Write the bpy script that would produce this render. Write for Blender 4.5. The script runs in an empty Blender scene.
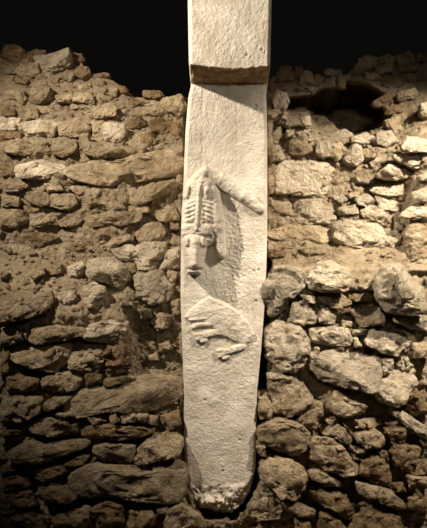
import bpy, bmesh, math, random
import numpy as np
from mathutils import noise, Vector

# ------------------------------------------------------------------ camera
FPX, CD = 769.0, 5.0
cam_d = bpy.data.cameras.new('camera')
cam = bpy.data.objects.new('camera', cam_d)
bpy.context.collection.objects.link(cam)
cam.location = (0, -CD, 0)
cam.rotation_euler = (math.pi / 2, 0, 0)
cam_d.sensor_fit = 'VERTICAL'
cam_d.sensor_height = 24.0
cam_d.lens = FPX / 528.0 * 24.0
bpy.context.scene.camera = cam

# ------------------------------------------------------------------ world: night
w = bpy.data.worlds.new('night')
bpy.context.scene.world = w
w.use_nodes = True
w.node_tree.nodes['Background'].inputs[0].default_value = (0.75, 0.68, 0.62, 1)
w.node_tree.nodes['Background'].inputs[1].default_value = 0.0022

# ------------------------------------------------------------------ the flood lamps of the dig and an added front fill
def spot(name, loc, aim, energy, color, size, blend, radius):
    l = bpy.data.lights.new(name, 'SPOT')
    l.energy = energy; l.color = color; l.spot_size = math.radians(size)
    l.spot_blend = blend; l.shadow_soft_size = radius
    o = bpy.data.objects.new(name, l)
    bpy.context.collection.objects.link(o)
    o.location = loc
    o.rotation_euler = (Vector(aim) - Vector(loc)).to_track_quat('-Z', 'Y').to_euler()
    return o
WARM = (1.0, 0.89, 0.75)
spot('flood_lamp_left', (-2.85, -1.75, 2.75), (-0.22, 0.1, 0.95), 710, WARM, 74, 1.0, 0.07)
spot('flood_lamp_right', (2.4, -1.6, 2.3), (1.42, 0.3, 0.28), 780, WARM, 60, 1.0, 0.06)
spot('front_fill_lamp', (0.9, -5.6, 2.1), (0.3, 0.0, 0.85), 125, WARM, 40, 1.0, 0.25)  # unseen fill light, added in front to lift the shadowed parts

sc = bpy.context.scene
sc.view_settings.view_transform = 'Standard'
sc.view_settings.look = 'None'
sc.view_settings.gamma = 1.0
sc.view_settings.exposure = 1.0

# ------------------------------------------------------------------ helpers
C = bpy.context.collection

def P(px, py, Y):
    k = (CD + Y) / FPX
    return ((px - 213.5) * k, Y, (264.0 - py) * k)

def sstep(a, b, x):
    t = np.clip((x - a) / (b - a), 0, 1)
    return t * t * (3 - 2 * t)

def mesh_obj(name, verts, faces, mat, parent=None, smooth=True):
    me = bpy.data.meshes.new(name)
    me.from_pydata([tuple(v) for v in verts], [], [tuple(f) for f in faces])
    me.update()
    if smooth:
        me.polygons.foreach_set('use_smooth', [True] * len(me.polygons))
    me.materials.append(mat)
    o = bpy.data.objects.new(name, me)
    C.objects.link(o)
    if parent: o.parent = parent
    return o

def stone_material(name, c_lo, c_hi, scale=9.0, bump=0.5, fine=90.0, vary=0.25, dist=0.02, pit=0.0):
    m = bpy.data.materials.new(name); m.use_nodes = True
    nt = m.node_tree; N = nt.nodes; L = nt.links
    b = N['Principled BSDF']; b.inputs['Roughness'].default_value = 0.95
    b.inputs['Specular IOR Level'].default_value = 0.12
    g = N.new('ShaderNodeNewGeometry')
    n1 = N.new('ShaderNodeTexNoise'); n1.inputs['Scale'].default_value = scale
    n1.inputs['Detail'].default_value = 8; n1.inputs['Roughness'].default_value = 0.65
    L.new(g.outputs['Position'], n1.inputs['Vector'])
    r = N.new('ShaderNodeValToRGB')
    r.color_ramp.elements[0].position = 0.32; r.color_ramp.elements[0].color = (*c_lo, 1)
    r.color_ramp.elements[1].position = 0.66; r.color_ramp.elements[1].color = (*c_hi, 1)
    L.new(n1.outputs['Fac'], r.inputs['Fac'])
    oi = N.new('ShaderNodeObjectInfo')
    mr = N.new('ShaderNodeMapRange')
    mr.inputs['To Min'].default_value = 1 - vary; mr.inputs['To Max'].default_value = 1 + vary * 0.6
    L.new(oi.outputs['Random'], mr.inputs['Value'])
    mx = N.new('ShaderNodeVectorMath'); mx.operation = 'SCALE'
    L.new(r.outputs['Color'], mx.inputs[0]); L.new(mr.outputs['Result'], mx.inputs['Scale'])
    L.new(mx.outputs['Vector'], b.inputs['Base Color'])
    n2 = N.new('ShaderNodeTexNoise'); n2.inputs['Scale'].default_value = fine
    n2.inputs['Detail'].default_value = 6; n2.inputs['Roughness'].default_value = 0.7
    L.new(g.outputs['Position'], n2.inputs['Vector'])
    n3 = N.new('ShaderNodeTexNoise'); n3.inputs['Scale'].default_value = fine * 0.28
    n3.inputs['Detail'].default_value = 5; n3.inputs['Distortion'].default_value = 0.6
    L.new(g.outputs['Position'], n3.inputs['Vector'])
    ad = N.new('ShaderNodeMath'); ad.operation = 'MULTIPLY_ADD'
    ad.inputs[1].default_value = 2.2
    L.new(n3.outputs['Fac'], ad.inputs[0]); L.new(n2.outputs['Fac'], ad.inputs[2])
    h = ad.outputs[0]
    if pit:
        v = N.new('ShaderNodeTexVoronoi'); v.inputs['Scale'].default_value = pit
        L.new(g.outputs['Position'], v.inputs['Vector'])
        c = N.new('ShaderNodeMapRange')
        c.inputs['From Min'].default_value = 0.0; c.inputs['From Max'].default_value = 0.35
        c.inputs['To Min'].default_value = -0.8; c.inputs['To Max'].default_value = 0
        L.new(v.outputs['Distance'], c.inputs['Value'])
        a2 = N.new('ShaderNodeMath'); a2.operation = 'ADD'
        L.new(h, a2.inputs[0]); L.new(c.outputs['Result'], a2.inputs[1]); h = a2.outputs[0]
    bp = N.new('ShaderNodeBump'); bp.inputs['Strength'].default_value = bump
    bp.inputs['Distance'].default_value = dist
    L.new(h, bp.inputs['Height']); L.new(bp.outputs['Normal'], b.inputs['Normal'])
    return m

M = {
 'P': stone_material('pale_limestone', (0.38, 0.295, 0.19), (0.70, 0.59, 0.43), bump=1.0, dist=0.032),
 'T': stone_material('tan_limestone', (0.26, 0.185, 0.10), (0.53, 0.415, 0.27), bump=1.0, dist=0.032),
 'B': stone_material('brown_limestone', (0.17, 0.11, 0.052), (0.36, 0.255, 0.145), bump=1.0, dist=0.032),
 'R': stone_material('reddish_limestone', (0.22, 0.13, 0.065), (0.40, 0.27, 0.155), bump=1.0, dist=0.032),
 'soil': stone_material('dry_earth_mortar', (0.215, 0.16, 0.093), (0.43, 0.335, 0.215), scale=6, bump=1.0, fine=60, vary=0, dist=0.035),
 'pillar': stone_material('carved_limestone', (0.46, 0.39, 0.295), (0.71, 0.64, 0.53), scale=5, bump=0.5, fine=150, vary=0, dist=0.011, pit=75),
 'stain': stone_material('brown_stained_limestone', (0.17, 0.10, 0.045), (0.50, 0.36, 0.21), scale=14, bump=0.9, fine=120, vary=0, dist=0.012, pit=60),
 'bank': stone_material('dark_earth_bank', (0.05, 0.04, 0.03), (0.10, 0.075, 0.05), scale=2, bump=0.6, fine=20, vary=0),
}

# ------------------------------------------------------------------ wall face depth
LK = [(40, 1.45), (60, 1.30), (90, 0.98), (130, 0.66), (150, 0.52), (240, 0.44), (258, 0.38), (300, 0.12), (316, 0.03), (380, 0.0), (528, -0.10), (620, -0.2)]
L2 = [(40, 1.45), (60, 1.30), (90, 1.05), (130, 0.66), (150, 0.52), (240, 0.44), (258, 0.38), (300, 0.25), (340, 0.17), (366, 0.13), (384, 0.02), (400, -0.01), (528, -0.10), (620, -0.2)]
RK = [(40, 1.50), (80, 1.20), (100, 1.02), (130, 0.68), (150, 0.50), (236, 0.42), (262, 0.20), (270, 0.08), (300, 0.03), (528, -0.08), (620, -0.2)]
def kf(K, py):
    return np.interp(py, [k[0] for k in K], [k[1] for k in K])
def face(px, py):
    px = np.asarray(px, float); py = np.asarray(py, float)
    l = kf(LK, py); l2 = kf(L2, py)
    t = sstep(122, 136, px - 0.10 * np.clip(py - 320, 0, 60))
    left = l * (1 - t) + l2 * t
    r = kf(RK, py)
    r = r - 0.22 * sstep(392, 427, px) * sstep(85, 110, py) * (1 - sstep(225, 262, py))
    e = ((px - 349) / 41) ** 2 + ((py - 110) / 27) ** 2
    r = r + 1.1 * (1 - sstep(0.62, 1.15, e))
    e = ((px - 304) / 26) ** 2 + ((py - 104 + 0.1 * (px - 304)) / 8) ** 2
    r = r + 0.5 * (1 - sstep(0.5, 1.3, e))
    e = ((px - 280) / 9) ** 2 + ((py - 136) / 12) ** 2
    r = r + 0.2 * (1 - sstep(0.4, 1.3, e))
    t = sstep(222, 224, px)
    return left * (1 - t) + r * t
def setback(px, py):
    px = np.asarray(px, float); py = np.asarray(py, float)
    s = 0.035 + 0.0 * px
    low = sstep(322, 335, py) * (1 - sstep(126, 132, px) * (1 - sstep(395, 410, py)))
    sl = s + 0.05 * low
    sr = s + 0.035 * sstep(268, 285, py) + 0.015 * sstep(380, 440, py)
    t = sstep(222, 224, px)
    s = sl * (1 - t) + sr * t
    # the slot around the pillar, filled with loose earth at the foot
    pl = np.interp(py, [0, 260, 400, 450, 490, 520], [186, 184, 186, 186, 192, 205])
    pr = np.interp(py, [0, 255, 262, 400, 450, 480, 505, 520], [266, 267, 272, 265, 264, 259, 248, 236])
    ins = sstep(pl - 2, pl + 3, px) * (1 - sstep(pr - 2, pr + 1, px))
    ins = ins * (1 - sstep(508, 522, py))
    return s + 0.55 * ins

def top_line(px):
    return np.interp(px, [-160, 0, 28, 48, 78, 88, 98, 112, 122, 135, 150, 190, 240, 268, 278, 300, 325, 345, 356, 366, 400, 430, 580],
                     [44, 50, 54, 54, 58, 72, 77, 80, 87, 97, 98, 98, 84, 80, 74, 80, 76, 76, 66, 60, 58, 58, 50])

# ------------------------------------------------------------------ structure: earth cores of the walls, floor, bank
def wall(name, x0, x1):
    step = 1.6
    nx = int((x1 - x0) / step); ny = 330
    verts = []; 
    for i in range(nx + 1):
        px = x0 + (x1 - x0) * i / nx
        T = float(top_line(px)); 
        pys = T + (600 - T) * np.linspace(0, 1, ny + 1)
        F = face(np.full(ny + 1, px), pys) + setback(np.full(ny + 1, px), pys)
        col = []
        tx, ty, tz = P(px, T, float(F[0]))
        k = tx / (CD + ty)
        for dy, dz in ((3.0, -1.2), (1.2, -0.25), (0.5, -0.05)):
            col.append((tx * 1.0, ty + dy, tz + dz + 0.06 * noise.noise(Vector((tx * 3, dy * 3, 1)))))
        for j in range(ny + 1):
            x, y, z = P(px, pys[j], F[j])
            v = Vector((x, y, z))
            d = 0.045 * noise.fractal(v * 5.0, 0.9, 2.1, 5) + 0.03 * noise.noise(noise.voronoi(v * 11.0)[1][0] * 9.7) + 0.022 * noise.fractal(v * 24.0, 0.6, 2.1, 4)
            c = noise.voronoi(v * 17.0)[0]
            if px < 135 or px > 265:
                lo, hi = ((240, 300) if px < 200 else (242, 268))
                d *= 1 - 0.6 * float(sstep(lo - 6, lo + 6, pys[j]) * (1 - sstep(hi - 4, hi + 8, pys[j])))
            d -= 0.018 * max(0.0, 0.5 - c[0])
            x2, y2, z2 = P(px, pys[j], F[j] + d)
            col.append((x2, y2, z2))
        col.append((col[-1][0], col[-1][1] + 3.5, col[-1][2] - 0.2))
        verts += col
    m = ny + 5
    faces = [(i * m + j, i * m + j + 1, (i + 1) * m + j + 1, (i + 1) * m + j) for i in range(nx) for j in range(m - 1)]
    o = mesh_obj(name, verts, faces, M['soil']); o['kind'] = 'structure'
    return o
wall('wall_left', -150, 223)
wall('wall_right', 223, 577)

def sheet(name, x0, x1, y0, y1, n, zf, mat):
    verts = []; 
    for i in range(n + 1):
        for j in range(n + 1):
            x = x0 + (x1 - x0) * i / n; y = y0 + (y1 - y0) * j / n
            verts.append((x, y, zf(x, y)))
    faces = [(i * (n + 1) + j, (i + 1) * (n + 1) + j, (i + 1) * (n + 1) + j + 1, i * (n + 1) + j + 1) for i in range(n) for j in range(n)]
    o = mesh_obj(name, verts, faces, mat); o['kind'] = 'structure'; return o
sheet('floor', -5, 5, -6, 0.4, 90, lambda x, y: -1.80 + 0.03 * noise.fractal(Vector((x * 2, y * 2, 0)), 1, 2, 4), M['soil'])
sheet('earth_bank_1', -16, 16, 5.0, 16, 70, lambda x, y: -0.6 + 0.26 * (y - 5) + 0.35 * noise.fractal(Vector((x * .4, y * .4, 3)), 1, 2, 5), M['bank'])  # far earth bank rising behind the walls

# ------------------------------------------------------------------ the carved pillar
XL = [(-60, 188), (0, 188.5), (60, 189.5), (66, 190), (84, 191.5), (95, 189), (130, 186), (180, 184), (230, 181.5), (300, 181), (350, 183), (390, 184), (450, 184.3), (470, 186), (490, 189.5), (503, 195), (513, 204), (522, 214)]
XR = [(-60, 271.5), (0, 271.5), (60, 270), (66, 269.5), (84, 267), (95, 266), (130, 267), (230, 267), (270, 266), (300, 265), (330, 262.5), (350, 261), (390, 257), (450, 256), (470, 255), (490, 250), (503, 243), (513, 234), (522, 226)]
HD = -0.26
def front_rows():
    rows = []
    z = 0
    for py in np.arange(-70, 65.1, 1.4): rows.append((py, HD, 'h'))
    for t in np.linspace(0.02, 1, 16): rows.append((65 + 19 * t, HD * (1 - t), 'u'))
    for py in np.arange(84.8, 523, 1.0): rows.append((py, 0.0, 's'))
    return rows
PITS = [(247, 53, 1.5), (251, 55, 1.1), (262, 49, 1.3), (258, 45, 1), (265, 52, 1), (233, 96, 1), (256, 106, 1.6), (255, 109, 1.4), (254, 271, 1.3), (258.5, 270, 1.3), (256, 301, 1.2), (223, 471, 1), (205, 400, 1), (240, 440, 1)]
def pillar():
    NF = 84
    verts = []; rows = front_rows()
    for (py, Yb, kd) in rows:
        xl = np.interp(py, [a[0] for a in XL], [a[1] for a in XL])
        xr = np.interp(py, [a[0] for a in XR], [a[1] for a in XR])
        ring = []
        for i in range(NF + 1):
            u = i / NF
            s = 2 * u - 1
            px = xl + (xr - xl) * (0.5 + 0.5 * math.copysign(1 - (1 - abs(s)) ** 1.35, s))
            edge = min(px - xl, xr - px)
            rnd = 0.022 * (1 - min(1, edge / 3.2)) ** 2
            Y = Yb + rnd
            pyy = py
            if kd != 's':
                sag = 3.5 * (1 - ((px - 235) / 40) ** 2) * (1 if kd == 'h' else (1 - (Yb / HD - 1) ** 2 * 0))
                if kd == 'h': pyy = py + sag * max(0, (py - 40) / 25)
                else: pyy = py + sag * (Yb / HD)
            x, y, z = P(px, pyy, Y)
            v = Vector((x, 0, z))
            y += 0.005 * noise.fractal(v * 6, 0.9, 2, 3) + 0.0012 * noise.fractal(v * 45, 0.7, 2, 3)
            if kd == 'u':
                y += 0.014 * noise.fractal(Vector((x, Yb, z)) * 30, 0.7, 2, 3)
                z += 0.008 * noise.fractal(Vector((x, Yb, z + 3)) * 30, 0.7, 2, 3)
            if kd == 's':
                for gx in (203 - 0.01 * (py - 90), 237 + 0.0 * py):       # two engraved lines down the shaft
                    if abs(px - gx) < 1.6 and (py < 172 or py > 372):
                        y += 0.0022 * (1 - abs(px - gx) / 1.6)
                b = sstep(478, 505, py)
                y += 0.05 * float(b) * noise.fractal(v * 14 + Vector((0, 3, 0)), 0.7, 2, 4) + 0.16 * float(sstep(495, 524, py)) ** 2
                # dressed field round the animal is rougher
                e = ((px - 232) / 16) ** 2 + ((py - 262) / 62) ** 2
                if e < 1.2:
                    y += (0.010 * (1.2 - e)) + 0.006 * noise.fractal(v * 70, 0.6, 2, 3) * min(1, 1.2 - e + .3)
            for (a, c, rr) in PITS:
                dd = math.hypot(px - a, py - c)
                if dd < rr * 1.3: y += 0.02 * (1 - dd / (rr * 1.3))
            ring.append((x, y, z))
        xlw, xrw = ring[0], ring[-1]
        zc = xlw[2]
        back = 1.15
        xi = 0.012
        right = [(xrw[0] + 0.006, 0.06 + xrw[1], xrw[2]), (xrw[0] + 0.004, 0.5, xrw[2]), (xrw[0] - xi, back, xrw[2])]
        left = [(xlw[0] + xi, back, zc), (xlw[0] - 0.004, 0.5, zc), (xlw[0] - 0.006, xlw[1] + 0.06, zc)]
        verts += ring + right + left
    m = NF + 1 + 6
    R = len(rows)
    faces = [(j * m + i, (j + 1) * m + i, (j + 1) * m + (i + 1) % m, j * m + (i + 1) % m) for j in range(R - 1) for i in range(m)]
    faces.append(tuple(range(m))); faces.append(tuple((R - 1) * m + i for i in reversed(range(m))))
    o = mesh_obj('carved_pillar', verts, faces, M['pillar'])
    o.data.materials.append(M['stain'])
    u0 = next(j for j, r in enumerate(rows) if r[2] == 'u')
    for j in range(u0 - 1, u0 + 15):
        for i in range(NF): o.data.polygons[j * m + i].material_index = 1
    return o
pil = pillar()
pil['label'] = 'tall pale limestone pillar with carved animals, standing upright between rubble walls'
pil['category'] = 'pillar'; pil['kind'] = 'thing'

def capsule(px, py, a, b, r0, r1, h0, h1, pw=0.5):
    ax, ay = a; bx, by = b
    dx, dy = bx - ax, by - ay
    L = dx * dx + dy * dy + 1e-9
    t = np.clip(((px - ax) * dx + (py - ay) * dy) / L, 0, 1)
    d = np.hypot(px - ax - t * dx, py - ay - t * dy)
    r = r0 + (r1 - r0) * t; h = h0 + (h1 - h0) * t
    q = d / r
    out = h * np.power(np.clip(1 - q * q, 0, 1), pw)
    return np.where(q < 1, out, -0.02)
def poly_dist(px, py, pts):
    inside = np.zeros_like(px, bool); dm = np.full_like(px, 1e9)
    n = len(pts)
    for i in range(n):
        x0, y0 = pts[i]; x1, y1 = pts[(i + 1) % n]
        c = ((y0 > py) != (y1 > py)) & (px < (x1 - x0) * (py - y0) / (y1 - y0 + 1e-9) + x0)
        inside ^= c
        L = (x1 - x0) ** 2 + (y1 - y0) ** 2
        t = np.clip(((px - x0) * (x1 - x0) + (py - y0) * (y1 - y0)) / L, 0, 1)
        dm = np.minimum(dm, np.hypot(px - x0 - t * (x1 - x0), py - y0 - t * (y1 - y0)))
    return np.where(inside, dm, -dm)
def smax(a, b, k=0.012):
    h = np.clip(0.5 + 0.5 * (a - b) / k, 0, 1)
    return b + (a - b) * h + k * h * (1 - h)

def relief(name, x0, x1, y0, y1, step, hf, label, rough=0.004):
    xs = np.arange(x0, x1, step); ys = np.arange(y0, y1, step)
    PX, PY = np.meshgrid(xs, ys)
    H = hf(PX, PY)
    verts = []; idx = -np.ones(PX.shape, int)
    mask = H > 0.0
    m2 = mask.copy()
    for a, b in ((1, 0), (-1, 0), (0, 1), (0, -1), (1, 1), (-1, -1), (1, -1), (-1, 1)):
        m2 |= np.roll(np.roll(mask, a, 0), b, 1)
    for j in range(PX.shape[0]):
        for i in range(PX.shape[1]):
            if not m2[j, i]: continue
            h = H[j, i] if mask[j, i] else -0.02
            x, y, z = P(PX[j, i], PY[j, i], 0)
            y = -h + (rough * noise.fractal(Vector((x, 0, z)) * 22, 0.7, 2, 4) if h > 0 else 0)
            idx[j, i] = len(verts); verts.append((x, y, z))
    faces = []
    for j in range(PX.shape[0] - 1):
        for i in range(PX.shape[1] - 1):
            q = (idx[j, i], idx[j + 1, i], idx[j + 1, i + 1], idx[j, i + 1])
            if min(q) >= 0: faces.append(q)
    o = mesh_obj(name, verts, faces, M['pillar'], pil)
    o['label'] = label
    return o

def predator(x, y):
    h = capsule(x, y, (201, 190), (200, 232), 16.5, 18, 0.1, 0.106, 0.4)
    h = smax(h, capsule(x, y, (212, 194), (216, 228), 8.5, 9.5, 0.08, 0.09, .5), .03)
    h = smax(h, capsule(x, y, (207, 192), (207, 197), 7, 7, 0.118, 0.108, .6), .01)      # haunch
    h = smax(h, capsule(x, y, (189, 189), (188, 197), 5, 5.5, 0.098, 0.085, .6), .01)
    h = smax(h, capsule(x, y, (202, 176), (199, 190), 6, 5, 0.08, 0.105), .02)
    h = smax(h, capsule(x, y, (200, 188), (197, 230), 4.6, 4.2, 0.116, 0.118, .6), .014)     # spine
    h = smax(h, capsule(x, y, (208, 205), (208, 229), 7.5, 8.5, 0.10, 0.108, .6), .014)
    h = smax(h, capsule(x, y, (188, 208), (188, 228), 6, 7, 0.088, 0.094, .6), .014)
    q = np.abs(x - 199)
    rib = np.sin((y - 0.35 * q - 203) * 2 * math.pi / 4.4)
    rz = sstep(202, 205, y) * (1 - sstep(218, 223, y)) * sstep(2.5, 5, q) * (1 - sstep(11, 15, q))
    h = np.where(h > 0.03, h + 0.0045 * rib * rz, h)
    h = np.where(h > 0.03, h - 0.010 * np.exp(-((y - 224) / 1.6) ** 2) * sstep(3, 5, q), h)
    h = smax(h, capsule(x, y, (216, 222), (221, 254), 9, 5.2, 0.088, 0.06, .6), .025)       # foreleg right
    hw = capsule(x, y, (195.5, 243), (195, 264), 13, 9.0, 0.122, 0.14, 0.42)
    h = np.where((y > 234.5) & (y < 240) & (x < 212) & (x > 182) & (h > .03), h - 0.022 * np.sin((y - 234.5) / 5.5 * math.pi), h)
    h = smax(h, hw, .01)  # head
    h = smax(h, capsule(x, y, (188, 240), (188, 245), 4.2, 3.8, 0.125, 0.128, .6), .02)
    h = smax(h, capsule(x, y, (203, 240), (204, 245), 4.2, 3.8, 0.125, 0.128, .6), .02)
    h = smax(h, capsule(x, y, (195, 244), (195, 263), 8, 8, 0.134, 0.150, .6), .03)
    for (a, b) in ((186.5, 256), (203, 257)):
        d = np.hypot(x - a, y - b); h = np.where(d < 1.6, h - 0.014 * (1 - d / 1.6), h)     # eyes
    h = np.where((np.abs(y - 269) < 1.2) & (x > 185) & (x < 202) & (h > .04), h - 0.035 * (1 - np.abs(y - 269) / 1.2), h)
    h = smax(h, capsule(x, y, (190, 271.5), (199, 271.5), 2.6, 2.6, 0.11, 0.11), .004)
    return h
def tail(x, y):
    h = capsule(x, y, (197, 180), (205, 174), 6.5, 7.5, 0.085, 0.08, .45)
    h = smax(h, capsule(x, y, (205, 174), (220, 180), 7.5, 8, 0.08, 0.065, .45))
    h = smax(h, capsule(x, y, (220, 180), (243, 196), 8, 6.8, 0.065, 0.055, .42))
    h = smax(h, capsule(x, y, (243, 196), (260, 209), 6.8, 5.2, 0.055, 0.035, .42))
    h = smax(h, capsule(x, y, (254, 196), (256, 202), 2.0, 2.5, 0.03, 0.035))
    return h
BOAR = [(184, 317), (190, 309), (200, 301), (209, 296), (222, 301), (238, 311), (250, 323), (255, 334), (252, 342), (244, 346), (232, 341), (220, 335), (212, 327), (204, 322), (194, 322), (187, 321)]
def boar(x, y):
    d = poly_dist(x, y, BOAR)
    h = np.where(d > 0, 0.013 * np.clip(d / 2.2, 0, 1) ** 0.5 + 0.010 * np.clip(d / 12, 0, 1), -0.02)
    h = smax(h, capsule(x, y, (190, 320), (206, 318), 1.8, 1.6, 0.022, 0.020), .003)
    for a, b, c in (((194, 325), (211, 324), 2.4), ((197, 337), (221, 331), 3.6), ((219, 354), (243, 346), 3.6)):
        h = smax(h, capsule(x, y, a, b, c, c, 0.019, 0.017, .3), .003)
    for a in ((196, 335), (197, 339), (202, 341), (218, 351), (219, 356), (224, 358), (193, 327)):
        h = smax(h, capsule(x, y, a, (a[0] + 4, a[1] - 1), 2.4, 2.2, 0.022, 0.018, .35), .003)
    return h
relief('predator_relief', 181.5, 230, 172, 276, 0.5, predator, 'high relief predator climbing head down, with ribs, spine and bared muzzle', 0.0055)
relief('tail_relief', 188, 266.5, 163, 218, 0.5, tail, 'raised curved tail slanting across the pillar')
relief('boar_relief', 183, 258, 294, 363, 0.5, boar, 'low relief boar with bent legs')

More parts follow.
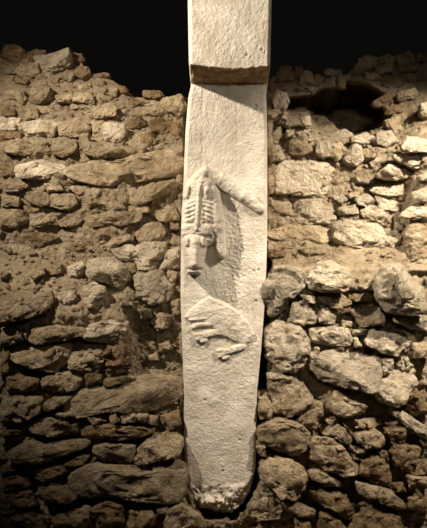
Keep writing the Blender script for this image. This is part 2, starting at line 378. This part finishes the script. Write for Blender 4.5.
# ------------------------------------------------------------------ stones
# each line: outline in photo coordinates | tone | forward shift in m | name | own label | how others refer to it
STONES = """
3,43 13,42 24,50 25,60 14,64 2,58|B||boulder|tall rounded brown boulder at the far left end of the upper left crest|rounded boulder at the far left of the crest
25,53 35,48 45,50 36,60 30,62 25,60|B|
33,55 66,48 68,52 67,65 41,75 35,62|P|0.06|limestone_block|pale angular block perched highest on the upper left rubble heap|pale block topping the left heap
67,51 81,53 83,60 71,70 66,64|B|
78,67 87,65 90,75 82,80 76,75|B|
0,64 14,66 15,73 2,75 0,72|T|
14,68 26,63 36,62 38,73 26,78 17,74|T|
2,76 13,74 12,82 2,83|T|
14,76 28,79 25,86 14,82|B|
31,83 42,80 48,87 49,98 35,103 28,99|T|0.04|boulder|rounded cracked boulder leaning in the upper left rubble below the pale block|cracked boulder in the left rubble
5,91 21,88 25,98 21,104 7,98|T|
0,103 11,106 14,113 7,118 0,118|B|
26,107 36,108 38,119 23,121|T|
55,94 70,93 73,99 68,102 56,101|T|0.05
75,92 91,92 93,103 72,100|T|0.05|flat_stone|pale squarish slab jutting from the middle of the upper left rubble|squarish slab in the left rubble
63,71 74,73 71,81 63,79|T|
50,76 60,77 58,84 49,83|B|
77,82 89,82 91,88 78,89|T|
69,103 87,106 82,110 69,108|T|
0,117 19,118 20,130 0,129|P|0.04|limestone_block|pale rectangular block at left photo edge just under the rubble heap|pale rectangular block at the left edge
0,131 24,131 24,139 0,141|R|
21,122 47,119 56,124 52,136 25,136|P|0.03|limestone_block|large pale lumpy block right of the pale rectangular edge block|lumpy pale block under the left rubble
58,123 77,116 90,128 78,137 60,135|T|0.03
92,108 111,102 115,107 114,115 94,118|T|0.04
93,73 108,72 110,77 94,78|B|
93,81 104,80 104,86 94,87|T|
95,88 107,87 107,94 96,94|T|
108,87 117,88 115,97 108,94|T|
95,97 113,95 110,100 94,102|T|
118,85 127,87 128,93 119,93|B|
127,96 140,101 138,107 127,105|B|
143,90 160,90 164,95 155,98 144,97|B|0.04|cobble|smooth oval cobble on the dark crest just left of the pillar|oval cobble on the crest beside the pillar
162,97 181,93 186,104 179,116 169,110 160,104|T|0.05|boulder|big weathered boulder on the crest touching the pillar's left side|crest boulder touching the pillar
138,109 160,104 169,110 162,115 138,116|T|
104,122 122,123 125,133 118,141 106,140 100,130|P|0.04|limestone_block|pale squarish block above the dark hole in the upper left wall|squarish block left of the dark hole
92,119 103,120 100,130 104,138 92,135|T|
84,142 106,142 124,150 120,156 95,157 84,152|T|0.04
128,118 140,116 146,124 138,130 128,127|B|
150,120 163,118 172,126 166,135 152,131|B|
142,134 150,131 156,140 148,147 141,143|B|
168,121 180,122 182,136 172,140|B|
70,166 90,161 112,162 135,154 165,149 178,157 181,166 172,174 140,179 110,184 85,180 70,176|T|0.05|boulder|longest stone of the upper left wall, a sausage-shaped boulder ending at the pillar|long sausage-shaped boulder
1,143 19,139 45,141 47,153 22,155 5,151|T|0.02|limestone_block|wide flat-faced block at the left end of the row above the sausage-shaped boulder|wide block at the left of the upper wall
53,140 63,137 75,141 76,151 62,156 52,152|T|0.02
79,134 88,133 89,144 84,155 78,153|T|0.02
14,165 40,160 63,165 66,174 42,178 18,177|P|0.04|limestone_block|smooth oval block directly left of the long sausage-shaped boulder|smooth oval block of the upper left wall
0,164 13,167 12,176 0,177|B|
2,182 16,178 27,186 16,191 3,191|T|0.04
0,194 18,197 18,206 0,206|T|0.04
0,209 21,211 26,221 14,227 0,228|T|0.04|limestone_block|large flat block at left photo edge, lowest of the upper wall|lowest edge block of the upper left wall
44,183 58,183 63,190 47,192|T|0.02
67,177 83,176 86,180 70,183|T|0.03
27,189 46,193 50,205 35,206 24,198|T|0.01
50,194 72,194 76,203 68,210 51,206|T|0.02
29,214 55,215 58,226 34,227|T|0.02|limestone_block|rough oblong block low in the upper left wall beside a split wedge|rough oblong block low in the upper left wall
58,221 74,210 84,207 83,218 77,225 61,227|T|0.03
20,205 38,209 30,220 21,217|T|
68,186 94,185 94,193 77,194|T|0.01
86,194 115,191 128,203 126,208 108,210 87,205|T|0.03|limestone_block|brown block with shadowed end under the middle of the sausage-shaped boulder|brown block under the sausage-shaped boulder
130,200 146,185 169,180 178,184 165,193 146,203 134,205|T|0.05|flat_stone|tilted slab rising to the right, beneath the sausage-shaped boulder's right end|tilted slab near the pillar
86,216 115,212 140,212 138,221 115,226 88,226|T|0.03
155,210 174,207 179,219 167,222 157,218|T|0.02
127,206 148,207 149,213 129,212|T|0.02
177,172 182,177 182,190 176,186|T|
167,222 179,222 179,229 169,230|T|
150,194 162,197 160,206 150,205|B|
136,233 146,224 160,222 165,232 160,241 139,242|T|0.02|limestone_block|rounded block set in earth left of the carved muzzle|rounded block left of the carved muzzle
97,248 113,238 126,234 127,241 106,249|T|0.02
127,234 135,235 134,243 127,242|T|0.02
110,250 129,245 138,250 136,260 120,260|P|0.02
136,246 153,242 165,245 162,260 151,270 138,270 134,255|P|0.04|boulder|large pale rounded boulder close to the pillar on the left ledge|pale rounded boulder on the left ledge
159,270 169,250 179,248 179,267 172,270|P|0.06|limestone_block|brightest pyramid-shaped stone, wedged against the pillar's left edge|bright pyramid-shaped stone
167,270 177,273 174,286 168,283|T|0.04
88,262 92,260 113,259 124,268 126,279 116,290 100,281 88,276|P|0.10|boulder|pale angular boulder with a dark shadow on its right, resting on the left ledge|angular boulder resting on the left ledge|0,-0.75,0.65,0.62;0.2,-0.7,-0.65,0.6
125,263 134,263 136,272 129,275|T|
134,276 160,272 170,288 169,300 151,304 138,297|P|0.07|boulder|pale round boulder overhanging the recess beside the pillar|round boulder over the recess
118,297 127,288 133,293 132,309 122,311|T|0.06
83,288 92,283 103,289 104,300 97,309 88,307 83,298|P|0.04|boulder|pocked round stone on the left ledge below the angular boulder|pocked round stone on the ledge
171,302 179,299 180,312 173,316|T|0.05
68,267 80,261 87,267 81,275 68,277|P|0.03|cobble|smooth egg-shaped cobble half buried on the earth ledge|egg-shaped cobble on the ledge
44,267 59,264 60,274 47,275|T|0.02
28,273 43,268 43,275 34,281|T|0.03
0,272 7,273 7,279 0,281|T|0.03
57,293 73,291 76,300 66,305 58,301|P|0.03
0,302 20,300 42,299 47,307 38,314 20,320 0,323|T|0.05|flat_stone|broad slab capping the lower left wall at the photo's left edge|broad capping slab at the left edge
41,295 50,292 54,301 50,309 43,305|T|0.04
14,236 40,232 58,238 40,248 18,246|B|
64,247 85,238 95,240 88,250 70,252|B|0.01
150,322 160,314 170,318 168,328 156,330|T|0.05|cobble|lone flat cobble in the gravelly earth of the recess beside the pillar|lone cobble in the recess
0,329 19,326 21,341 0,347|T|0.02
22,325 28,323 28,340 23,341|T|
30,330 55,327 80,329 84,335 60,341 36,345 29,341|T|0.03|flat_stone|long flat stone under the broad capping slab, left of the pale corner slab|long flat stone below the capping slab
83,337 90,326 112,320 126,323 123,334 106,342 88,342|P|0.05|flat_stone|pale corner slab topping the projecting corner of the lower left wall|pale corner slab
11,354 26,348 68,345 67,360 54,372 34,368 13,362|T|0.02|limestone_block|wide broken-faced block two rows under the broad capping slab|broken-faced block of the lower left wall
70,357 82,346 102,344 104,358 96,370 80,373 69,368|T|0.02
104,343 122,336 129,350 130,368 118,378 105,374 104,358|R|0.0|limestone_block|reddish rough corner block right under the pale corner slab|reddish corner block
6,379 20,376 38,381 33,390 14,394 5,389|B|0.01
42,378 68,373 82,378 74,390 52,394 40,386|T|0.02|limestone_block|lumpy block below the broken-faced block in the lower left wall|lumpy block of the lower left wall
0,350 8,352 8,377 0,380|B|
84,375 100,374 100,384 86,388|B|0.01
104,380 128,377 128,383 104,388|B|0.0
68,404 85,392 105,388 130,380 165,378 180,384 180,398 165,406 140,413 118,410 95,413 75,416 68,412|T|0.025|flat_stone|very long pale-topped slab reaching the pillar below the recess|very long slab below the recess
109,418 115,412 120,423 112,425|T|0.06|cobble|small pointed stone, first of the row under the very long slab|pointed stone under the very long slab
121,416 134,415 136,423 122,424|T|0.06
136,416 147,416 145,425 137,424|T|0.06
148,418 157,419 155,426 148,425|T|0.06
87,418 102,416 106,422 94,427|T|0.01
83,430 106,426 140,428 156,432 130,440 90,441 82,438|B|0.03|flat_stone|thin dark slab running under the row of tiny stones|thin dark slab under the tiny stones
139,450 153,437 172,435 181,442 178,455 153,462 141,457|T|0.03|limestone_block|wedge-shaped block against the lower left side of the pillar|wedge-shaped block by the pillar
93,449 106,446 132,447 133,455 129,464 102,461 94,455|T|0.03|limestone_block|neat rectangular block above the largest bottom block|neat rectangular block
134,460 139,456 148,464 143,470 134,468|T|0.04
74,478 90,468 130,470 145,472 178,466 182,478 178,500 168,504 140,502 118,497 80,498 74,488|T|0.05|limestone_block|largest bottom block of the lower left wall, beside the pillar's foot|largest bottom block
160,418 178,412 181,425 168,430|B|0.0
0,404 14,398 39,401 35,416 16,424 0,422|T|0.03|limestone_block|big flat-faced block at left photo edge level with the very long slab|edge block level with the very long slab
39,408 50,400 70,398 66,406 54,410 42,414|T|0.03
53,415 69,412 73,416 58,420|T|0.03
30,428 41,420 58,421 77,421 79,433 48,437 31,432|T|0.03|limestone_block|shadowed oblong block left of the thin dark slab|oblong block left of the thin dark slab
0,430 19,432 20,436 0,438|B|0.01
8,454 28,444 55,445 84,442 86,448 60,457 38,463 28,463 10,460|T|0.03|flat_stone|long slanting slab low in the lower left wall|long slanting slab low in the left wall
63,466 77,459 89,457 82,465 68,470|B|0.03
87,464 91,459 96,460 95,467|B|0.02
0,468 20,467 23,472 0,475|B|0.02
33,472 47,467 68,467 70,474 42,483 34,479|B|0.03
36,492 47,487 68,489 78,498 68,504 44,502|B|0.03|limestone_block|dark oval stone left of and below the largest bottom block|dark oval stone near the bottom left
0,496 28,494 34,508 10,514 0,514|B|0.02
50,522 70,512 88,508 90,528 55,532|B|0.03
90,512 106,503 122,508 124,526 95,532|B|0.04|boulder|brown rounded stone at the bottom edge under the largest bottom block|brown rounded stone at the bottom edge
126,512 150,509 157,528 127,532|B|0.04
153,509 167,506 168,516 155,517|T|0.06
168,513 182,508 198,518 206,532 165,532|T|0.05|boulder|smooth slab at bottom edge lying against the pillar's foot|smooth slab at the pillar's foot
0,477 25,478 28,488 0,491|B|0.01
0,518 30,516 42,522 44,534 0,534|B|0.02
278,71 282,64 291,65 294,73 295,80 276,81|B|0.03|boulder|pointed dark stone on the far crest just right of the pillar|pointed stone on the far crest
295,67 303,67 303,74 296,79|B|0.02
300,77 306,70 312,71 315,84 301,84|T|0.04|cobble|dome-shaped stone standing on the far crest right of the pillar|dome-shaped crest stone
315,75 321,72 325,77 321,85 316,85|B|0.03
326,69 341,68 342,75 326,75|T|0.04|limestone_block|brick-shaped stone lying on top of a square stone on the far crest|brick-shaped crest stone
326,77 336,77 336,86 325,86|T|0.03
338,76 342,74 347,82 345,88 338,86|T|0.03
306,86 315,87 312,91 306,90|T|0.03
297,86 305,86 305,90 298,90|T|0.03
270,86 289,84 288,90 272,92|B|0.02
277,89 286,92 289,101 285,109 276,107 274,100|P|0.12|limestone_block|bright jagged upright stone beside the pillar, below the far crest|bright jagged stone beside the pillar
267,110 279,109 284,117 270,122|T|0.08
284,109 289,112 287,120 282,118|T|0.08
302,117 310,115 312,124 304,126|P|0.10
312,117 320,115 334,123 329,130 316,129|T|0.16|limestone_block|sunken brown stone at the left lip of the dark hollow|stone at the left lip of the hollow
287,129 295,131 293,136 287,137|P|0.06
329,134 345,129 354,135 340,141 330,140|P|0.14
355,68 361,57 369,54 377,57 376,65 364,71|T|0.05|boulder|large arched stone starting the raised right part of the far crest|arched stone of the right crest
378,57 389,53 396,56 396,62 379,63|T|0.04
377,64 392,63 393,71 382,74 377,71|T|0.05
398,54 411,51 417,57 415,63 400,63|T|0.05|boulder|rounded top stone of the far right crest near the photo edge|rounded top stone of the right crest
418,54 430,52 430,61 419,61|T|0.04
400,64 418,64 416,70 400,71|T|0.05
343,75 352,72 353,78 345,81|T|0.04
366,71 379,73 384,79 369,79|T|0.04
374,101 394,89 398,95 397,102 379,106|B|0.10|flat_stone|dark slab slanting over the right side of the hollow|slanting slab over the hollow
399,92 415,87 418,91 416,97 400,100|T|0.06
385,105 407,104 405,114 388,114|B|0.04
409,72 421,74 417,80 409,80|T|0.03
384,76 404,74 406,84 392,88 384,84|B|0.0
421,104 430,101 430,116 422,115|P|0.05
341,95 354,93 356,101 343,103|B|0.1
279,165 287,161 310,161 335,164 337,176 336,189 318,193 301,194 278,191 277,178|P|0.03|limestone_block|largest smooth block of the upper right wall, near the pillar|largest smooth block of the upper right wall
267,170 276,173 275,191 268,195|T|0.02
295,210 300,200 322,199 333,207 334,218 330,223 306,223 297,218|P|0.03|limestone_block|trapezoid block directly under the largest smooth upper right block|trapezoid block of the upper right wall
268,198 290,198 293,214 270,216|T|0.0
330,196 342,193 349,199 342,204|P|0.03
290,140 305,136 312,150 300,156 291,152|T|0.02
318,142 330,140 334,152 324,157 317,152|P|0.03
268,147 280,144 284,158 272,162|T|0.0
345,158 354,143 362,147 364,158 358,165 350,163|P|0.07|boulder|bright knobbly stone at the lower rim of the dark hollow|bright knobbly stone under the hollow
370,162 377,157 382,161 373,167|P|0.03
378,174 391,164 409,171 411,177 396,179 381,177|P|0.11|limestone_block|pale triangular block in the upper right wall|pale triangular block
403,145 411,136 421,137 430,143 430,151 412,151 404,149|P|0.07|boulder|dazzling white round stone at right photo edge beside the hollow|dazzling stone at the right edge
394,155 407,153 430,155 430,166 417,168 400,161|P|0.04
371,189 385,185 411,184 413,193 390,196 375,192|P|0.04|flat_stone|long pale slab just under the pale triangular block|long pale slab of the upper right wall
352,176 373,180 373,184 356,183|P|0.02
419,176 430,171 430,181 422,180|P|0.03
337,170 350,167 355,177 342,182|T|0.0
345,194 361,190 360,197 347,199|T|0.02
356,199 368,193 376,201 371,207 358,205|P|0.03
375,196 400,198 405,205 385,210|P|0.02
336,228 345,221 365,222 380,226 387,236 387,246 370,248 348,245 337,241|P|0.05|limestone_block|long smooth bright block low in the upper right wall|long smooth bright block
388,232 398,230 405,238 402,246 392,247 387,240|P|0.04
339,208 357,204 359,213 340,215|P|0.03
361,210 375,206 394,217 384,223 366,218|P|0.03
379,206 388,200 402,207 398,213 388,211|P|0.03
401,216 413,206 430,207 430,219 415,219|P|0.04
397,222 404,223 402,230 397,228|P|0.04
407,232 417,223 430,227 430,261 418,260 409,254|T|0.03|limestone_block|tall rough block at right edge above the great right boulder|tall rough block at the right edge
268,232 287,227 318,226 331,231 332,240 322,243 297,242 270,237|T|0.03|flat_stone|long low block left of the long smooth bright block|long low block beside the pillar
270,249 287,250 284,256 269,257|R|0.02
300,249 322,247 326,254 305,256|T|0.0
414,192 430,186 430,200 418,203|P|0.03
386,120 400,116 404,128 392,134|T|0.0
266,284 276,269 291,268 306,275 305,284 295,294 289,302 284,312 272,315 266,300|P|0.05|boulder|large pale curved boulder at the top of the lower right wall, beside the pillar|curved pale boulder beside the pillar
309,279 320,265 334,262 347,270 352,280 345,291 325,292 312,288|P|0.08|boulder|large pale dome-shaped boulder with a dark undercut on the lower right wall top|dome-shaped boulder of the right wall
300,294 308,288 315,296 315,303 304,302|P|0.05
290,321 294,303 305,302 317,316 316,323 303,325|P|0.04
316,310 325,305 336,317 335,324 321,323|P|0.04
317,296 345,296 352,303 338,310 325,304|T|0.0
267,332 278,323 300,330 309,340 306,360 297,371 283,370 269,357|P|0.04|boulder|large pale rounded block beside the pillar under the curved pale boulder|large rounded block beside the pillar
312,330 325,328 348,329 352,340 349,346 330,346 313,342|P|0.04|limestone_block|pale block with a black gap beneath, right of the large rounded block|pale block over a black gap
310,356 315,345 320,349 319,357 312,366|P|0.04
382,282 390,272 400,266 410,269 427,289 428,308 418,314 392,310 383,296|P|0.2|boulder|great bright boulder overhanging at the right photo edge|great right boulder|0.62,-0.5,0.6,0.5;-0.3,-0.85,-0.42,0.62;-0.7,-0.6,0.4,0.75
352,286 376,285 377,291 352,291|P|0.03
350,293 373,293 372,302 350,301|B|0.0
352,311 376,306 385,315 384,325 362,326|T|0.02
338,305 350,302 351,311 339,316|B|0.0
343,321 353,322 352,328 343,327|P|0.03
354,330 369,330 367,335 353,336|P|0.03
353,338 358,337 363,346 356,348|P|0.03
368,341 375,330 405,338 409,345 400,350 398,356 370,347|P|0.06|limestone_block|bright oblong block with a dark underside below the great right boulder|bright oblong block under the great boulder
394,321 413,316 430,317 430,333 411,328|P|0.04
411,354 416,345 430,343 430,357 413,359|T|0.04
312,368 322,358 340,351 360,353 382,362 383,376 374,393 350,387 325,381|P|0.06|boulder|largest pale angular boulder in the middle of the lower right wall|largest angular boulder of the right wall
384,361 394,359 393,369 386,376 383,373|P|0.04
399,367 408,358 416,370 415,375 402,373|P|0.05
378,392 385,377 398,374 414,377 416,386 409,400 398,406 385,403|P|0.06|boulder|pale round boulder right of the largest angular boulder|pale round boulder of the right wall
389,410 400,410 430,430 430,442 411,430|P|0.04|flat_stone|pale slab slanting down to the right photo edge|pale slanting slab at the right edge
337,392 350,402 368,407 362,415 340,418 330,408|T|0.04
358,436 375,431 385,437 384,451 369,449 359,443|T|0.04|boulder|rounded crusty stone low in the middle of the lower right wall|crusty stone of the lower right wall
386,430 408,430 406,443 396,443|B|0.02
396,445 421,449 417,464 398,468 392,453|B|0.03
350,445 368,453 364,458 350,451|T|0.03
362,461 377,457 394,470 394,486 379,487 362,476|B|0.04|boulder|brown rounded stone beneath the rounded crusty stone|brown stone under the crusty stone
358,484 369,487 394,495 408,509 406,513 384,506 364,497|T|0.06|flat_stone|curved slab with a black shadow under it near the bottom right|curved slab near the bottom right
409,478 430,480 430,488 415,486|T|0.05
411,500 430,499 430,514 411,512|B|0.03
322,429 335,424 345,430 352,440 348,446 335,439 323,434|T|0.05|limestone_block|pale slanting stone midway down the lower right wall above a broad one|pale slanting stone of the right wall
313,448 318,440 330,441 342,448 355,465 358,474 345,478 330,472 314,462|T|0.06|boulder|broad elongated boulder slanting down right of the black crack|broad boulder right of the black crack
311,473 320,473 342,484 346,489 322,486 311,479|T|0.05
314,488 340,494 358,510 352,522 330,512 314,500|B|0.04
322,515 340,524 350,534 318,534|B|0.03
260,430 277,422 296,425 309,435 308,451 292,459 273,449 262,443|T|0.05|boulder|large rough boulder left of the black crack, near the pillar|rough boulder left of the black crack
298,422 313,403 322,405 323,416 316,431 303,430|T|0.04
258,394 269,394 273,409 271,419 260,419|T|0.02
271,384 292,379 303,386 313,400 303,411 288,417 275,413|T|0.03|boulder|pitted brown boulder under the large rounded block beside the pillar|pitted boulder near the pillar
268,374 290,376 290,381 269,381|P|0.04
263,480 263,468 273,462 290,463 306,476 306,491 296,501 281,497|T|0.05|boulder|smooth rounded boulder below the rough boulder, near the pillar's foot|smooth boulder near the pillar's foot
250,511 263,488 276,493 282,510 277,518 258,521|T|0.04|boulder|triangular stone at the right of the pillar's foot|triangular stone by the pillar's foot
284,505 300,507 315,512 315,518 305,520 288,516|T|0.04
257,443 265,445 267,458 262,461 257,452|T|0.03
355,420 365,421 366,430 356,429|T|0.03
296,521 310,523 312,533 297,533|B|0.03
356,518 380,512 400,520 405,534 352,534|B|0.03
404,400 428,392 430,412 416,418|B|0.0
333,350 345,347 350,350 338,353|T|0.0
400,466 424,462 430,474 412,476|B|0.02
340,120 352,117 360,124 354,132 342,131|B|-0.25|boulder|shadowed rounded stone lying inside the dark hollow|shadowed stone inside the hollow
362,108 376,106 380,116 368,120|B|-0.3
318,126 332,124 340,131 328,137 318,134|T|0.1
296,132 308,130 314,139 302,143|P|0.08
352,136 366,132 376,138 366,145 354,143|P|0.06
378,132 392,130 398,140 386,147 377,142|P|0.05
270,128 281,126 285,136 274,140|T|0.06
330,144 342,142 348,152 338,160 331,154|T|0.03
360,148 372,147 380,154 370,159 362,156|T|0.02
300,226 312,224 318,229 304,231|T|0.01
396,184 408,197 400,202 390,197|T|0.02
140,312 150,310 152,318 142,320|T|0.03
158,345 168,342 172,350 161,353|T|0.04
148,356 156,353 160,361 150,363|T|0.04
326,420 336,418 340,426 330,428|T|0.03
360,420 376,416 384,424 370,430|T|0.02
345,456 356,454 360,462 350,464|B|0.01
390,486 404,484 408,494 394,493|B|0.02
377,452 388,453 390,462 380,460|B|0.01
310,436 318,434 318,442 311,444|B|0.0
"""
ICO = {}
def ico(n):
    if n not in ICO:
        bm = bmesh.new(); bmesh.ops.create_icosphere(bm, subdivisions=n, radius=1)
        ICO[n] = (np.array([v.co[:] for v in bm.verts]), [tuple(v.index for v in f.verts) for f in bm.faces]); bm.free()
    return ICO[n]

def radial(pts, n=96):
    pts = np.array(pts, float)
    x, y = pts[:, 0], pts[:, 1]; x1, y1 = np.roll(x, -1), np.roll(y, -1)
    cr = x * y1 - x1 * y; A = cr.sum() / 2
    cx = ((x + x1) * cr).sum() / (6 * A); cy = ((y + y1) * cr).sum() / (6 * A)
    R = np.zeros(n)
    for k in range(n):
        t = 2 * math.pi * k / n; dx, dy = math.cos(t), -math.sin(t)
        best = 0
        for i in range(len(pts)):
            ax, ay = pts[i] - (cx, cy); bx, by = pts[(i + 1) % len(pts)] - (cx, cy)
            ex, ey = bx - ax, by - ay
            den = dx * ey - dy * ex
            if abs(den) < 1e-9: continue
            s = (ax * ey - ay * ex) / den; u = (ax * dy - ay * dx) / den
            if s > 0 and -1e-6 <= u <= 1 + 1e-6: best = max(best, s)
        R[k] = best
    R[R == 0] = R[R > 0].mean()
    K = np.array([1, 2, 1]) / 4
    R = np.convolve(np.concatenate([R[-1:], R, R[:1]]), K, 'valid')
    return cx, cy, abs(A), R

def make_stone(pts, tone, fwd, name, seed, cuts=''):
    rs = random.Random(seed)
    cx, cy, A, R = radial(pts)
    w_ = max(p[0] for p in pts) - min(p[0] for p in pts); h_ = max(p[1] for p in pts) - min(p[1] for p in pts)
    F = float(face(cx, cy)); S = float(setback(cx, cy))
    if S > 0.3: S = 0.1
    k = (CD + F) / FPX
    md = min(w_, h_) * k
    hd = max(0.46 * md, (S + 0.06) / 1.8)
    jit = rs.uniform(-0.014, 0.014) + 0.012
    slope = float(face(cx, cy - h_ / 2) - face(cx, cy + h_ / 2))
    front = F - fwd + jit - 0.42 * min(max(slope, 0), 0.3)
    V, faces = ico(5 if A > 520 else 4 if A > 90 else 3)
    x, y, z = V[:, 0], V[:, 1], V[:, 2]
    s = np.hypot(x, z); th = np.arctan2(z, x)
    e1 = rs.uniform(0.28, 0.42)
    rr = np.power(np.clip(s, 0, 1), e1 * 1.0)
    yy = np.sign(y) * np.power(np.abs(y), rs.uniform(0.42, 0.6))
    Rn = np.interp((th % (2 * math.pi)) / (2 * math.pi) * len(R), np.arange(len(R) + 1), np.append(R, R[0]))
    q = np.stack([rr * np.cos(th), yy, rr * np.sin(th)], 1)
    for _ in range(rs.randint(6, 9)):
        n = Vector((rs.gauss(0, 0.6), -abs(rs.gauss(0.8, 0.4)) - 0.35, rs.gauss(0, 0.6))).normalized()
        off = rs.uniform(0.72, 1.0)
        n = np.array(n); d = np.clip(q @ n - off, 0, None)
        q = q - d[:, None] * n[None, :] * 0.92
    for cut in cuts.split(';'):
        if not cut: continue
        a = [float(t) for t in cut.split(',')]
        n = np.array(Vector(a[:3]).normalized()); d = np.clip(q @ n - a[3], 0, None)
        q = q - d[:, None] * n[None, :]
    tx, tz = rs.uniform(-0.22, 0.22), rs.uniform(-0.05, 0.3)
    X = q[:, 0] * Rn * k * 1.12; Z = q[:, 2] * Rn * k * 1.12
    Yd = q[:, 1] * hd + (q[:, 0] * tx + q[:, 2] * tz) * md * 0.5 * (q[:, 1] < 0)
    so = Vector((seed * 1.37 % 50, seed * 0.71 % 50, 0))
    co = np.stack([X, Yd, Z], 1)
    L = np.sqrt((co ** 2).sum(1))[:, None] + 1e-9
    a1 = 0.055 * md + 0.006
    f1 = 2.1 / max(md, 0.05)
    strat = rs.random() < 0.55
    out = []
    for c, l in zip(co, L):
        v = Vector(c)
        vs = Vector((v.x * f1, v.y * f1, v.z * f1 * (2.4 if strat else 1.0))) + so
        d = a1 * noise.fractal(vs, 0.75, 2.1, 6) * 1.5
        rd = abs(noise.noise(Vector((v.x * 9, v.y * 9, v.z * (24 if strat else 11))) + so))
        pc = noise.voronoi(Vector((v.x, v.y, v.z * (1.8 if strat else 1.1))) * (1.9 / max(md, 0.07)) + so * 3)[1][0]
        d += 0.11 * md * noise.noise(pc * 7.3)
        d -= 0.010 * max(0, 0.22 - rd) / 0.22 * min(1, md / 0.12)
        u = v * (d / l[0])
        out.append(v + Vector((u.x * 0.45, u.y * 1.35, u.z * 0.45)))
    cen = P(cx, cy, front)
    yc = front + hd * 0.86
    me_v = [(v.x, v.y, v.z) for v in out]
    me = bpy.data.meshes.new(name); me.from_pydata(me_v, [], faces); me.update()
    me.polygons.foreach_set('use_smooth', [True] * len(me.polygons))
    me.materials.append(M[tone])
    o = bpy.data.objects.new(name, me); C.objects.link(o)
    o.location = (cen[0], yc, cen[2])
    return o, cx, cy, A, w_, h_

def region(cx, cy):
    if cx < 200:
        if cy < 122: return 'rubble heap on the upper left wall'
        if cy < 238: return 'upper left wall'
        if cy < 312: return 'earth ledge of the left wall'
        return 'lower left wall'
    if cy < 96: return 'far wall crest on the upper right'
    if cy < 258: return 'upper right wall'
    return 'lower right wall'

items = []
for n, line in enumerate(l for l in STONES.strip().splitlines() if l.strip()):
    f = [s.strip() for s in line.split('|')] + [''] * 5
    pts = [tuple(float(a) for a in t.split(',')) for t in f[0].split()]
    o, cx, cy, A, w_, h_ = make_stone(pts, f[1] or 'T', float(f[2] or 0), f[3] or 'rubble_stone', n * 7 + 3, f[6])
    items.append(dict(o=o, cx=cx, cy=cy, A=A, w=w_, h=h_, tone=f[1] or 'T', lab=f[4], ref=f[5], name=f[3], n=n))
refs = [i for i in items if i['ref']]
used = set(i['lab'] for i in items if i['lab']); keys = set()
def direction(dx, dy):
    a = math.degrees(math.atan2(-dy, dx)) % 360
    return ['right of', 'above and right of', 'above', 'above and left of', 'left of', 'below and left of', 'below', 'below and right of'][int((a + 22.5) // 45) % 8]
for it in items:
    o = it['o']; A = it['A']
    o['category'] = 'stone'; o['kind'] = 'thing'
    o['group'] = 'stones of the ' + region(it['cx'], it['cy'])
    if it['lab']:
        o['label'] = it['lab']; continue
    size = 'large' if A > 600 else 'medium' if A > 220 else 'small' if A > 70 else 'tiny'
    tone = {'P': 'pale', 'T': 'tan', 'B': 'brown', 'R': 'reddish'}[it['tone']]
    asp = it['w'] / it['h']
    shape = 'long flat' if asp > 2.3 else 'oblong' if asp > 1.5 else 'upright' if asp < 0.7 else 'rounded'
    cand = sorted(refs, key=lambda r: math.hypot(r['cx'] - it['cx'], r['cy'] - it['cy']))
    for r in cand:
        dr = direction(it['cx'] - r['cx'], it['cy'] - r['cy'])
        if (dr, r['n']) not in keys:
            keys.add((dr, r['n'])); break
    lab = f"{size} {tone} {shape} stone {dr} the {r['ref']}"
    if len(lab.split()) > 16: lab = f"{size} {tone} stone {dr} the {r['ref']}"
    if len(lab.split()) > 16: lab = f"{size} stone {dr} the {r['ref']}"
    if len(lab.split()) > 16: print('LONG', lab)
    o['label'] = lab

# ------------------------------------------------------------------ loose gravel on ledges and in joints
def gravel(name, x0, x1, n, seed, label):
    rs = random.Random(seed); V, faces = ico(1)
    verts = []; fs = []
    spots = [(0, 130, 238, 300), (0, 130, 76, 130), (90, 185, 100, 150), (130, 180, 305, 378), (268, 427, 240, 266), (268, 330, 100, 165), (330, 427, 118, 165), (0, 180, 380, 520), (262, 427, 380, 525), (180, 262, 505, 528), (268, 425, 165, 240)]
    wt = [9, 8, 9, 12, 9, 12, 9, 4, 10, 3, 7]
    for _ in range(n):
        a, b, c, d = rs.choices(spots, wt)[0]
        px, py = rs.uniform(a, b), rs.uniform(c, d)
        if not (x0 <= px < x1) or py < top_line(px) + 3: continue
        S = float(setback(px, py))
        if S > 0.25: continue
        r = 0.006 + 0.013 * rs.random() ** 2
        Y = float(face(px, py)) + S - 0.3 * r
        cxx, cyy, czz = P(px, py, Y)
        v = Vector((cxx, cyy, czz))
        cyy += 0.045 * noise.fractal(v * 5.0, 0.9, 2.1, 5)
        base = len(verts)
        sx, sy, sz = rs.uniform(.8, 1.5), rs.uniform(.6, 1.1), rs.uniform(.5, 1)
        an = rs.uniform(-.6, .6)
        for q in V:
            j = 1 + rs.uniform(-.18, .18)
            X, Yy, Z = q[0] * r * sx * j, q[1] * r * sy * j, q[2] * r * sz * j
            verts.append((cxx + X * math.cos(an) - Z * math.sin(an), cyy + Yy, czz + X * math.sin(an) + Z * math.cos(an)))
        fs += [tuple(base + i for i in f) for f in faces]
    o = mesh_obj(name, verts, fs, M['T'], smooth=False)
    o['kind'] = 'stuff'; o['label'] = label; o['category'] = 'gravel'
gravel('gravel', -5, 200, 2600, 5, 'loose gravel and chips in the earth of the left wall')
gravel('gravel', 200, 432, 2600, 9, 'loose gravel and chips in the earth of the right wall')
